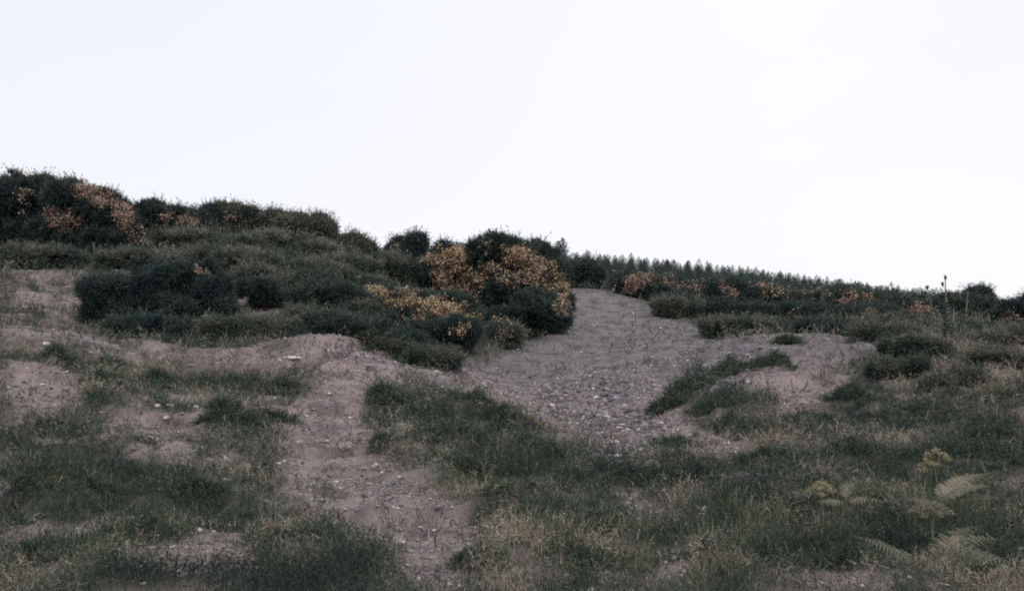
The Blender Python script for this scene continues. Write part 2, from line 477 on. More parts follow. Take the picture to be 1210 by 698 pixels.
def sprigs(P, D, L, Wd, tint, rng, spines=5, spread=.9, slen=.4):
    """spiky shoots: one long thin triangle each with side spines. returns verts (3T,3) and tint"""
    n = len(P)
    side = unit(np.cross(D, rdir(n, rng)))
    L = np.broadcast_to(L, (n,))[:, None]; Wd = np.broadcast_to(Wd, (n,))[:, None]
    T = [np.stack([P - side * Wd, P + side * Wd, P + D * L], 1)]
    tt = [tint]
    for s in range(spines):
        t = rng.uniform(.12, .95, (n, 1))
        q = P + D * L * t
        d = unit(D * .7 + rdir(n, rng) * spread)
        sd = unit(np.cross(d, rdir(n, rng))) * Wd * .8
        ll = L * slen * rng.uniform(.6, 1.2, (n, 1)) * (1.1 - .5 * t)
        T.append(np.stack([q - sd, q + sd, q + d * ll], 1)); tt.append(tint + .08 * t[:, 0])
    V = np.concatenate(T, 0).reshape(-1, 3)
    return V, np.repeat(np.concatenate(tt), 3)


def trimesh(name, V, tint, mat, parent=None):
    return mk(name, V, np.arange(len(V)).reshape(-1, 3), mat, parent, {"tint": np.clip(tint, 0, 1)})


def tube(pp, rr, sides=5):
    pp = np.asarray(pp, float); n = len(pp)
    t = unit(np.gradient(pp, axis=0))
    up = np.array([.13, .31, .94]); a = unit(np.cross(t, up)); b = np.cross(t, a)
    ang = np.linspace(0, 2 * math.pi, sides, endpoint=False)
    V = (pp[:, None] + (a[:, None] * np.cos(ang)[None, :, None] + b[:, None] * np.sin(ang)[None, :, None]) * np.asarray(rr)[:, None, None]).reshape(-1, 3)
    Fq = [(i * sides + j, i * sides + (j + 1) % sides, (i + 1) * sides + (j + 1) % sides, (i + 1) * sides + j) for i in range(n - 1) for j in range(sides)]
    return V, np.array(Fq)


def join(parts):
    vs_, fs, o = [], [], 0
    for v, f in parts:
        vs_.append(v); fs.append(f + o); o += len(v)
    return np.vstack(vs_), np.vstack(fs)


# ------------------------------------------------------------------ ground
def grow(a, n, g, step):
    out = []; s = step
    for _ in range(n):
        s *= g; a += s; out.append(a)
    return out


def build_ground():
    xs = np.arange(-22, 26.01, .11)
    xr = grow(26, 62, 1.13, .12); xl = [-v for v in grow(22, 62, 1.13, .12)][::-1]
    xs = np.array(xl + list(xs) + xr)
    ys = np.concatenate([[-2400, -900, -300, -100, -40, -18, -8, -3, 0, 1.5, 2.5], np.arange(3.2, 30, .10), np.arange(30, 60, .2), grow(60, 66, 1.07, .3)])
    X, Y = np.meshgrid(xs, ys)
    Z = np.empty_like(X)
    Z = H(X.ravel(), Y.ravel()).reshape(X.shape)
    nx, ny = len(xs), len(ys)
    idx = np.arange(nx * ny).reshape(ny, nx)
    f = np.stack([idx[:-1, :-1], idx[:-1, 1:], idx[1:, 1:], idx[1:, :-1]], -1).reshape(-1, 4)
    b, g, gr = cover(X.ravel(), Y.ravel(), base_h(X.ravel(), Y.ravel()))
    gy = smooth(20, 24, Y.ravel()) * smooth(-3, 0, X.ravel())
    gy = np.maximum(gy, .35 * fbm(X.ravel() * .5, Y.ravel() * .5, 91))
    farg = smooth(60, 80, Y.ravel())
    o = mk("ground", np.stack([X.ravel(), Y.ravel(), Z.ravel()], -1), f, ground_mat(), None,
           {"bare": b * (1 - farg), "gravel": g, "green": np.maximum(gr, farg), "grey": gy}, shade=True)
    tag(o, kind="structure")


build_ground()

# ------------------------------------------------------------------ bushes
NB = [0]


def bush(kind, lobes, Y, base, label, flowers=(), fmat='gorse_flower', tint0=0.0, dens=1.0, fl_any=.008, cat="gorse bush",
         group="gorse bushes on the brow and slopes", name="gorse_bush", up=.35, mat='gorse', zr=1.0):
    """lobes: (px, py, rx, ry[, dY]) at distance Y; base: photo (px, row) of the foot, or None"""
    NB[0] += 1
    rng = np.random.default_rng(100 + NB[0])
    # stand it where its foot meets the slope
    mx_, bt_ = np.mean([l[0] for l in lobes]), np.mean([l[1] + l[3] * .8 for l in lobes])
    c0 = W(mx_, np.mean([l[1] for l in lobes]), Y)
    if c0[2] < H1(c0[0], c0[1]) + .1 or cat == "scrub bush":
        gq = ground_at(mx_, bt_, max(Y - 8, 20.5 if mx_ < 620 else 17), Y + 8)
        print("moved", label[:50], Y, round(float(gq[1]), 1)); Y = float(gq[1]) + .3
    s = Y / 28.0
    if mat == 'scrub' and not flowers: fl_any = 0
    bx = (np.mean([l[0] for l in lobes]) - CX) * Y / F if base is None else (base - CX) * Y / F
    foot = np.array([bx, Y, H1(bx, Y) - .03])
    root = thing(name, foot, label, cat, group)
    CC, RR = [], []
    for l in lobes:
        dY = l[4] if len(l) > 4 else 0.0
        yy = Y + dY
        c = W(l[0], l[1], yy)
        r = np.array([l[2] * yy / F, max(l[2], l[3]) * .85 * yy / F * zr, l[3] * yy / F])
        CC.append(c); RR.append(r)
    CC, RR = np.array(CC), np.array(RR)
    RR = np.maximum(RR - .13 * s, .45 * RR)
    ec, er = [], []
    for c, r in zip(CC, RR):                     # smaller shoulders make the outline uneven
        for _ in range(9):
            d = rdir(1, rng)[0]; d[2] = abs(d[2]) * .8 - .05
            d = d / np.linalg.norm(d); q = rng.uniform(.28, .5)
            ec.append(c + d * r * (1.12 - q * .62)); er.append(r * q)
    RR = RR * .88
    nmain = len(CC)
    CC, RR = np.vstack([CC, ec]), np.vstack([RR, er])
    # carry each lobe down to the ground
    for i in range(nmain):
        g = H1(CC[i, 0], CC[i, 1])
        bot = CC[i, 2] - RR[i, 2]
        k = 0
        while bot > g + .1 and k < 4:
            nr = RR[i].copy() * np.array([.85, .85, 1.0]); nr[2] = max(.25, min(RR[i, 2], (bot - g) * .6))
            nc = CC[i].copy(); nc[2] = bot - nr[2] * .35
            CC = np.vstack([CC, nc]); RR = np.vstack([RR, nr]); bot = nc[2] - nr[2]; k += 1
    cl, cn = [], []
    for c, r in zip(CC, RR):
        area = 2 * math.pi * ((r[0] * r[1]) ** 1.6 / 2 + (r[0] * r[2]) ** 1.6 / 2) ** (1 / 1.6) * 1.6
        n = int(np.clip(area * 17 / s ** 2 * dens, 12, 1000))
        d = rdir(n, rng)
        d[:, 2] = np.where(d[:, 2] < -.55, -d[:, 2], d[:, 2])
        p = c + d * r * ((rng.uniform(.6, 1.3, (n, 1)) if mat == 'scrub' else rng.uniform(.70, 1.10, (n, 1))) + .16 * (vnoise(d[:, :1] * 2.2 + c[0], d[:, 2:3] * 2.2 + d[:, 1:2] * 2, NB[0]) - .4))
        keep = np.ones(n, bool)
        for c2, r2 in zip(CC, RR):
            if c2 is c: continue
            keep &= (((p - c2) / r2) ** 2).sum(1) > .45
        keep &= p[:, 2] > H(p[:, 0], p[:, 1], False) - .02
        cl.append(p[keep]); cn.append(unit(d[keep] / r))
        ni = int(n * .55)                        # dead inner growth
        d = rdir(ni, rng); p = c + d * r * (rng.uniform(.02, .6, (ni, 1)) ** .6)
        keep = p[:, 2] > H(p[:, 0], p[:, 1], False) - .02
        cl.append(p[keep]); cn.append(unit(d[keep] / r))
    cl, cn = np.vstack(cl), np.vstack(cn)
    nc = len(cl)
    if nc < 60: print('SMALL', label, nc)
    ns = 42
    cr = rng.uniform(.12, .24, nc) * s
    big = fbm(cl[:, 0] * 1.3 + cl[:, 1], cl[:, 2] * 1.3, 700 + NB[0], 2) - .5
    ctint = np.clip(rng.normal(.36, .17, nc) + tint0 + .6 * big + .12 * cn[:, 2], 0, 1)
    ii = np.repeat(np.arange(nc), ns)
    D = unit(rdir(len(ii), rng) + cn[ii] * .9 + np.array([0, 0, up]))
    P = cl[ii] + D * (cr[ii] * rng.uniform(.1, .9, len(ii)))[:, None]
    L = rng.uniform(.07, .17, len(ii)) * s
    far_out = (rng.uniform(0, 1, len(ii)) < (.06 if mat == 'scrub' else .035)) & (D[:, 2] > .1)
    L = np.where(far_out, L * 2.3, L)
    V, T = sprigs(P, D, L, .0125 * s, ctint[ii] + rng.normal(0, .10, len(ii)), rng)
    trimesh('foliage', V, T, M[mat], root)
    # flowers near the shoot tips
    if flowers or fl_any:
        tip = P + D * L[:, None]
        px, py = pix(tip[:, 0], tip[:, 1], tip[:, 2])
        pr = np.full(len(tip), 0.0)
        for f in flowers:
            e = np.hypot((px - f[0]) / (f[2] * 1.1), (py - f[1] - 3) / (f[3] * 1.25 + 1))
            pr = np.maximum(pr, (1 - smooth(.45, 1.25, e)) * (f[4] if len(f) > 4 else .9))
        clum = np.repeat(rng.uniform(0, 1, nc), ns)
        layer = smooth(.40, .50, fbm(tip[:, 0] * 1.9 + tip[:, 1], tip[:, 2] * 5.0, 61 + NB[0]))
        anyw = (vnoise(tip[:, 0] * 1.3, tip[:, 1] * 1.3 + tip[:, 2] * 1.7, 400 + NB[0]) > .72) * fl_any * 8
        pr = np.maximum(pr * (.14 + .86 * layer), anyw * (D[:, 2] > 0))
        on = (rng.uniform(0, 1, len(tip)) < pr * .62) & (clum < .93)
        q = tip[on]
        if len(q):
            rep = 9
            qq = np.repeat(q, rep, 0) + rng.normal(0, .03 * s, (len(q) * rep, 3)) * 1.5 - np.repeat(D[on] * L[on][:, None], rep, 0) * rng.uniform(0, .6, (len(q) * rep, 1))
            d1, sz = rdir(len(qq), rng), rng.uniform(.011, .030, (len(qq), 1)) * s
            sd = unit(np.cross(d1, rdir(len(qq), rng)))
            V = np.stack([qq - sd * sz, qq + sd * sz, qq + d1 * sz * 2], 1).reshape(-1, 3)
            trimesh('flowers', V, np.repeat(np.clip(rng.normal(.5, .25, len(qq)), 0, 1), 3), M[fmat], root)
    # branches from the foot to a handful of clumps
    br = []
    for j in rng.choice(nc, min(22, nc), replace=False):
        e = cl[j]; f0 = foot + np.array([rng.normal(0, .12), rng.normal(0, .12), -.05])
        mid = f0 * .45 + e * .55 + np.array([0, 0, -.12 * s]) + rng.normal(0, .06, 3)
        br.append(tube([f0, f0 * .6 + mid * .4, mid, e], np.array([.035, .028, .018, .006]) * (.6 + .4 * s)))
    v, f = join(br)
    mk('stems', v, f, M['stem'], root)
    return root


G = bush
G(0, [(18,250,34,42),(45,232,22,24),(-30,235,40,40),(35,285,34,24)], 37, 20, "tall dark gorse bush cut by the left edge of the picture", [(30,225,8,4,.3)])
G(0, [(92,248,40,36),(128,262,30,32),(70,278,32,26),(120,290,40,22),(150,278,18,20)], 36, 95, "big rounded dark gorse at the left skyline with dull orange flowers down its right shoulder",
  [(75,258,17,9,.9),(100,222,18,7),(125,233,14,9),(142,246,12,12),(152,262,12,10),(168,276,16,8),(62,250,8,6)], 'gorse_flower_dull')
G(0, [(178,256,22,15),(168,270,22,14)], 42, None, "small dark gorse just right of the big rounded one on the left skyline", [(196,258,9,7,.7)], 'gorse_flower_dull')
G(0, [(212,262,22,14),(228,268,18,12)], 44, None, "low dark gorse with a dull orange tip, second right of the big rounded one", [(222,260,14,6,.7)], 'gorse_flower_dull')
G(0, [(262,256,24,12),(282,260,22,13),(255,270,28,12)], 45, None, "ragged green topped gorse at the crest of the left skyline", [(278,257,12,5,.7)], 'gorse_flower_dull', tint0=.08)
G(0, [(322,266,22,13),(305,270,18,12)], 45, None, "brownish bush between the ragged green crest and the square ended bush", tint0=.15, mat='scrub')
G(0, [(352,272,24,16),(378,274,18,16),(388,286,11,14)], 44, None, "brownish square ended bush where the left skyline steps down", tint0=.12, mat='scrub')
G(0, [(415,291,15,9),(428,298,14,9)], 44, None, "little tan topped bush just below the skyline step", tint0=.2, mat='scrub')
G(0, [(478,295,16,11),(494,291,8,11),(470,304,20,12)], 44, None, "small dark bush with a raised tuft left of the big flowering gorse", tint0=-.05)
G(0, [(455,320,34,16),(425,325,28,16)], 41, None, "grey brown scrub bush in the saddle left of the flowering gorse", tint0=.1, mat='scrub')
# the dark thicket in the hollow on the left
G(0, [(185,345,30,28),(165,365,34,28),(222,340,26,26),(248,348,24,34),(215,375,44,30),(262,372,16,26),(200,326,18,10)], 26.6, 215, "big black green gorse thicket filling the hollow on the left, one orange tuft on top", [(238,316,6,4,1)], tint0=-.12, fl_any=0, dens=1.2)
G(0, [(118,362,22,30),(136,345,20,18),(108,345,14,16),(150,375,26,24),(132,395,26,14)], 26.3, 130, "dark scruffy gorse joined to the left end of the thicket in the hollow", tint0=-.02, fl_any=0)
G(0, [(180,394,36,20),(145,394,25,18),(215,398,26,18)], 24.2, 185, "low dark gorse along the front foot of the thicket", tint0=-.02, fl_any=0)
G(0, [(262,394,26,16),(240,402,22,14),(285,400,20,13)], 24.1, 262, "low grey green scrub at the right foot of the thicket", tint0=.02, fl_any=0, mat='scrub')
G(0, [(310,262+80,26,12),(345,358,22,12),(370,372,20,10)], 29.5, None, "dark straggling bush running down the bank right of the thicket", tint0=-.02, fl_any=0)
G(0, [(385,348,32,14),(410,358,28,16)], 31, None, "dark low gorse halfway down the left slope", tint0=0, fl_any=0)
G(0, [(330,292,40,14),(370,302,35,14)], 39, None, "grey brown dead scrub under the square ended bush", tint0=.12, fl_any=0, mat='scrub')
G(0, [(220,290,40,14),(270,296,40,14)], 38.5, None, "grey brown dead scrub under the ragged green crest", tint0=.1, fl_any=0, mat='scrub')
G(0, [(395,385,34,14),(430,395,34,16),(470,408,30,18)], 26.3, None, "dark low bush hanging over the crest of the pink spoil bank", tint0=-.02, fl_any=0)
G(0, [(360,325,34,14),(395,330,28,12)], 35, None, "dull green scrub bush in the middle of the left slope", tint0=.08, fl_any=0, mat='scrub')
for _c in [
 ([(300,330,26,13),(325,338,20,10)], 31.5, "tawny scrub on the bank just right of the thicket's top", .12),
 ([(285,310,30,12),(312,316,26,11)], 34.5, "grey scrub above the thicket's right shoulder", .10),
 ([(350,338,24,10),(376,334,20,10)], 33, "olive scrub in the middle of the left slope under the dull green bush", .02),
 ([(305,388,28,12),(335,392,26,11)], 26, "low brown scrub behind the crest at the right foot of the thicket", .12),
 ([(365,388,26,12),(352,378,20,10)], 26.8, "dull scrub behind the highest point of the pink crest", .04),
 ([(425,372,26,12),(445,382,22,12)], 28.5, "dark scrub against the left foot of the low flowering gorse", -.1),
 ([(400,318,30,12),(425,322,24,12)], 37.5, "grey brown scrub below the little tan topped bush", .12),
 ([(440,345,24,12),(418,342,24,12)], 34.5, "dark green scrub just left of the low orange gorse", -.04),
 ([(500,330,18,14),(488,340,18,12)], 37, "olive scrub tucked against the left side of the orange gorse", .04),
 ([(150,310,30,10),(185,314,30,10)], 33, "grey green scrub between the big rounded gorse and the thicket", .06),
 ([(60,308,36,10),(20,306,30,12)], 34, "low green scrub at the foot of the gorse on the left edge", .0),
 ([(240,308,30,11),(215,312,24,9)], 34, "brown scrub right behind the top of the thicket", .10),
 ([(460,412,26,12),(435,405,20,10)], 25.6, "black green scrub hugging the back of the pebbly crest", -.12),
 ([(500,425,26,12),(525,428,20,10)], 25.4, "dark scrub below the low flowering gorse by the pit", -.12),
 ([(815,372,26,9),(790,366,22,7)], 41.5, "tan grassy hummock of scrub below the rounded gorse right of the ramp", .22),
 ([(860,388,34,8),(900,390,30,7)], 37, "olive scrub along the foot of the black green gorse row", -.02),
 ([(1030,395,26,8),(1060,398,24,8)], 31.5, "low scrub at the back right corner of the pink mound", .0),
 ([(1090,412,30,11),(1065,415,24,10)], 25, "brown bracken scrub on the slope in front of the tall thistles", .14),
 ([(1175,425,30,11),(1200,430,28,12)], 23.5, "brown green scrub at the right edge below the grey green bush", .1),
 ([(1050,440,22,10),(1075,438,20,9)], 21.5, "dark scrub at the right end of the pink mound", -.02),
 ([(1120,455,28,10),(1150,450,26,10)], 20.5, "tawny scrub in the middle of the right slope", .16),
]:
    G(0, _c[0], _c[1], None, _c[2], tint0=_c[3], fl_any=0, mat='scrub', cat="scrub bush", group="scrub bushes between the gorse", name="scrub_bush")
# central gorses
G(0, [(450,362,28,20),(485,372,34,26),(530,378,40,32),(510,405,30,22),(545,400,20,18)], 29.5, 510, "low flowering gorse in front and to the left of the big central one",
  [(440,345,20,7),(475,350,20,9),(490,376,16,8),(525,360,28,9),(552,372,12,16),(463,368,10,6,.7),(545,390,10,8,.5),(530,375,16,6,.8)])
G(0, [(535,318,34,28),(572,345,34,28),(545,350,30,26),(515,330,18,18)], 36, 555, "bright orange flowering gorse, the left half of the big central clump",
  [(532,300,28,9),(550,316,34,10),(570,332,28,10),(587,350,16,9),(535,345,26,8),(525,325,14,7,.8),(562,356,22,8),(575,365,16,6,.7)])
G(0, [(585,300,32,20),(625,306,30,18),(645,330,28,28),(610,345,40,34),(650,365,24,34),(620,380,40,24)], 35.5, 625, "tall central gorse with orange top and black green underside beside the bare ramp",
  [(575,290,16,5,.6),(603,296,24,6),(622,308,26,6),(640,318,26,8),(652,335,18,12),(660,352,12,10),(605,328,18,5,.6),(585,310,18,5,.6),(664,370,8,8,.6)], dens=1.1)
G(0, [(595,400,22,14),(578,408,18,12)], 31.5, None, "small brown tinged bush at the front foot of the central gorse", [(598,395,10,5,.3)], tint0=.12, mat='scrub')
G(0, [(688,322,17,12),(700,328,12,9)], 50, None, "small dull green bush at the head of the bare ramp", tint0=.05, fl_any=0)
G(0, [(632,372,34,24),(600,382,24,20),(655,380,18,20)], 34.0, 630, "black green gorse filling the shade under the tall central one by the ramp", [(664,362,8,6,.5),(590,372,8,5,.4)], tint0=-.1, fl_any=0)
G(0, [(515,402,34,20),(545,398,24,20),(490,398,18,14)], 28.2, 520, "black green gorse under the front of the low flowering one", [(545,385,10,6,.5)], tint0=-.1, fl_any=0)
# right hand row
G(0, [(800,362,26,10),(830,372,24,12)], 40.2, None, "low dark gorse in front of the row nearest to the ramp", tint0=-.08, fl_any=0)
G(0, [(880,374,34,15),(855,372,24,13)], 39.5, None, "broad black gorse in front of the widest one in the right row", tint0=-.1, fl_any=0)
G(0, [(940,374,32,15),(965,378,22,12)], 39, None, "dark gorse in front of the gap between yellow and orange capped ones", [(942,366,10,4,.4)], 'gorse_flower_dull', tint0=-.06, fl_any=0)
G(0, [(1015,376,30,13),(1045,378,22,12)], 38.5, None, "dark gorse with scattered dull flowers in front of the orange topped one", [(1030,368,14,4,.5),(1000,370,8,4,.4)], 'gorse_flower_dull', tint0=-.03, fl_any=0)
G(0, [(745,340,22,15),(765,348,26,16),(745,352,18,9)], 46, None, "rounded gorse at the right shoulder of the ramp head", [(755,328,14,5,.7),(742,336,14,6,.4)], 'gorse_flower_dull', tint0=.02)
G(0, [(788,341,18,12),(802,350,16,13)], 46.5, None, "gorse with pinkish tips second in the row right of the ramp", [(788,333,10,5,.6),(800,338,10,5,.8)], 'gorse_flower_dull')
G(0, [(826,358,24,21),(845,352,24,18),(840,372,28,14)], 43, None, "dark gorse with one orange tuft on its left shoulder right of the ramp", [(817,341,10,6,.9),(828,355,6,5,.3)], 'gorse_flower_dull', tint0=-.04)
G(0, [(870,360,30,24),(895,368,26,18),(862,376,26,12)], 42, None, "widest black green gorse in the row right of the ramp", [(855,334,6,4,.7),(866,344,6,5,.6)], 'gorse_flower_dull', tint0=-.08)
G(0, [(905,352,27,17),(925,360,20,16),(915,374,28,12)], 42.5, None, "gorse with a yellow flowering cap in the row right of the ramp", [(900,341,19,5.5,1),(893,347,8,5,.7)], 'gorse_flower')
G(0, [(955,360,26,16),(940,372,26,14),(975,370,20,13)], 42, None, "dark gorse between the yellow capped and the orange topped ones", [(950,358,8,5,.25)], 'gorse_flower_dull')
G(0, [(1000,358,26,16),(1025,362,22,15),(1010,374,30,12)], 42, None, "gorse with an orange block of flowers left of the tall thistles", [(1002,351,11,8,.95),(1020,350,16,4,.5),(985,360,6,6,.3)], 'gorse_flower_dull')
G(0, [(1040,372,25,13),(1060,366,18,12)], 41, None, "low gorse with a tan flat top near the tall thistles", [(1033,364,13,4,.7)], 'gorse_flower_dull', tint0=.04)
G(0, [(1085,368,24,16),(1070,378,24,13)], 41, None, "gorse with a round orange patch just left of the tall thistles", [(1086,363,12,8,.95),(1104,370,4,4,.9),(1062,356,10,4,.3)], 'gorse_flower_dull')
G(0, [(1135,365,26,16),(1120,378,24,13)], 41, None, "dull green bush directly behind the tall thistles", tint0=.05, fl_any=0)
G(0, [(1160,352,9,6),(1150,355,10,6)], 62, None, "tiny dark bush breaking the skyline right of the thistles", fl_any=0)
G(0, [(1168,376,24,18),(1150,386,18,10)], 40, None, "dark gorse right of the thistles with a low streak of orange", [(1180,390,12,4,.8),(1160,385,8,4,.6)], 'gorse_flower_dull')
G(0, [(1200,378,24,19),(1225,375,28,22),(1190,390,18,10)], 39.5, None, "gorse cut by the right edge of the picture, orange on top", [(1196,373,11,7,.8)], 'gorse_flower_dull')
G(0, [(985,392,24,8),(960,390,20,7)], 36, None, "low dark scrub just behind the pink mound on the right", tint0=.02, fl_any=0)
G(0, [(1062,388,26,10),(1035,390,20,8)], 35, None, "low brown scrub with faint orange flowers behind the right mound", [(1063,382,12,5,.4)], 'gorse_flower_dull', tint0=.12, mat='scrub')
G(0, [(1115,393,26,12),(1145,398,22,12)], 31, None, "grey green scrub around the feet of the tall thistles", tint0=.08, fl_any=0, mat='scrub')
G(0, [(1180,405,28,12),(1205,402,22,12)], 30, None, "grey green scrub bush near the right edge below the last gorse", tint0=.06, fl_any=0, mat='scrub')


# ------------------------------------------------------------------ low heather clumps
def clump(px, py, rx, ry, label, t0=0.0, mat='clump'):
    NB[0] += 1
    rng = np.random.default_rng(500 + NB[0])
    g = ground_at(px, py + ry * .6)
    Y = g[1]; k = Y / F
    root = thing('heather_clump', (g[0], g[1], g[2] - .02), label, "heather clump", "dark heather clumps on the foreground")
    Rx, Rz = rx * k, max(ry * k * 1.25, .10)
    Ry = min(max(ry * k * 2.2, Rx * .5), Rx * 1.0)
    n = int(np.clip(Rx * Ry * 3.14 * 1100 * (9 / Y) ** 1.1, 700, 7000))
    a, r = rng.uniform(0, 6.283, n), np.sqrt(rng.uniform(0, 1, n))
    r = np.where(rng.uniform(0, 1, n) < .35, r * rng.uniform(1, 1.55, n), r)
    lump = .35 + 1.15 * vnoise(np.cos(a) * 2.1 + px, np.sin(a) * 2.1, NB[0])
    x = g[0] + np.cos(a) * r * Rx * lump; y = g[1] + np.sin(a) * r * Ry * lump
    hh = Rz * (.18 + .82 * np.exp(-1.6 * r ** 2)) * (.35 + 1.1 * vnoise(x / (Rx * .3), y / (Rx * .3), NB[0] + 9))
    u = rng.uniform(.15, 1, n) ** .6
    P = np.stack([x, y, H(x, y, False) + hh * u], -1)
    D = unit(rdir(n, rng) * .8 + np.stack([np.cos(a) * r * .8, np.sin(a) * r * .8, .7 * np.ones(n)], -1))
    tt = np.clip(rng.normal(.38, .2, n) + t0 + .16 * r + .5 * (vnoise(x * 5, y * 5, 66) - .5), 0, 1)
    s = (Y / 9) ** .8
    V, T = sprigs(P, D, rng.uniform(.035, .10, n) * s, .0042 * s, tt, rng, 5, 1.0, .45)
    trimesh('foliage', V, T, M[mat], root)
    br = []
    for j in range(12):
        i = rng.integers(n)
        f0 = np.array([g[0] + rng.normal(0, Rx * .2), g[1] + rng.normal(0, Ry * .2), 0]); f0[2] = H1(f0[0], f0[1]) - .02
        br.append(tube([f0, f0 * .5 + P[i] * .5 + np.array([0, 0, .02]), P[i]], np.array([.006, .005, .002]) * s))
    v, f = join(br)
    mk('stems', v, f, M['stem'], root)


for c in [
 (70,420,24,8,"dark green clump in the pink strip near the left edge"),
 (135,432,26,9,"pale green clump on the crest below the dark thicket",.3),
 (120,452,30,9,"flat dark clump below the pale green one on the left crest"),
 (190,448,22,7,"small dark clump left of the long dark streak on the left bank"),
 (275,452,46,10,"long dark streak of heather under the crest of the left bank"),
 (255,492,20,8,"dark clump right beside the scatter of pale stones on the left"),
 (290,506,34,13,"dark clump just left of where the pink path narrows"),
 (330,462,22,6,"thin dark clump on the pink bank above the path"),
(322,492,26,8,"small dark clump in the left margin of the pink path"),
 (60,505,34,13,"dark clump under the bare patch at the left edge"),
 (50,560,36,18,"rough dark clump by the left edge halfway up the foreground"),
 (110,585,40,16,"broad green clump in the lower left of the foreground"),
 (190,560,44,14,"brown green clump below the pale stones on the left"),
 (240,592,40,16,"blackish clump between lower left grass and the path"),
 (310,560,18,14,"blue black clump tight against the left edge of the path"),
 (180,628,50,14,"wide low clump in the lower left grass"),
 (330,640,40,18,"dark clump in the path's lower left bend"),
 (60,650,44,16,"dark grassy clump at the lower left corner"),
 (455,462,26,9,"brown clump on the crest right of the path top",.15),
 (475,486,30,14,"dark clump right of the path's upper bend"),
 (560,476,44,13,"long dark green clump on the lip of the pit"),
 (520,512,42,14,"dark clump right of the path below the pit lip"),
 (455,520,18,10,"little dark clump touching the path's right margin"),
 (600,498,30,12,"green clump between the pit lip and the centre"),
 (640,530,34,12,"dark clump below the grey stones of the pit"),
 (560,548,40,13,"brown green clump in the centre foreground",.1),
 (665,565,52,16,"wide dark green clump at the centre of the foreground"),
 (600,590,36,14,"mid green clump right of the forked twig",.08),
 (770,569,46,11,"long black green clump under the pink strip right of centre"),
 (720,618,36,14,"dark clump beside the bleached twig"),
 (830,560,34,10,"dull clump right of the long black green one"),
 (800,520+4,24,6,"thin dark clump in the pink strip below the pit"),
 (815,455,24,8,"dark clump on the left flank of the right mound"),
 (862,432,24,10,"black green clump high on the left face of the right mound"),
 (785,480,18,8,"small dark clump between pit stones and right mound"),
 (842,478,28,11,"dark clump midway down the left flank of the right mound"),
 (870,505,34,11,"brownish clump at the foot of the right mound",.1),
 (915,425,16,8,"little dark clump in the middle of the pink right mound"),
 (930,404,12,4,"tiny dark clump on top of the right mound"),
 (960,495,46,12,"wide dark clump below the pink face of the right mound"),
 (1005,462,30,12,"dark clump at the right edge of the pink mound face"),
 (1030,430,22,9,"dark clump at the upper right rim of the mound"),
 (1085,448,34,12,"brown green clump on the right slope below the scrub",.1),
 (1140,430,34,11,"grey green clump on the right slope under the thistles",.08),
 (1085,492,44,13,"broad dark clump across the middle of the right slope"),
 (1160,470,36,12,"brownish clump near the right edge of the slope",.15),
 (1175,520,40,16,"deep dark hollow of heather at the right edge"),
 (1100,532,40,12,"dark clump behind the drooping yellow head"),
 (1000,530,40,11,"low clump above the round yellow head"),
 (905,545,46,10,"low brown green clump right of centre",.1),
 (930,600,50,14,"dark green clump left of the ferns"),
 (1040,610,40,14,"dark green clump among the ferns' left fronds"),
 (1010,660,50,14,"green black clump in front of the ferns"),
 (850,645,48,15,"dark clump at the bottom right of centre"),
 (690,665,44,14,"dark green clump at the bottom centre"),
 (560,660,30,14,"green clump beside the lower end of the path"),
 (420,672,26,10,"small dark clump in the path near the bottom edge"),
]:
    clump(*c)


# ------------------------------------------------------------------ ground cover
def scatter(n, seed, a=1.0, y0=2.8, y1=58.0, span=.62):
    rng = np.random.default_rng(seed)
    y = y0 * (y1 / y0) ** (rng.uniform(0, 1, n) ** (1 / a))
    x = y * rng.uniform(-span, span, n)
    return x, y, rng


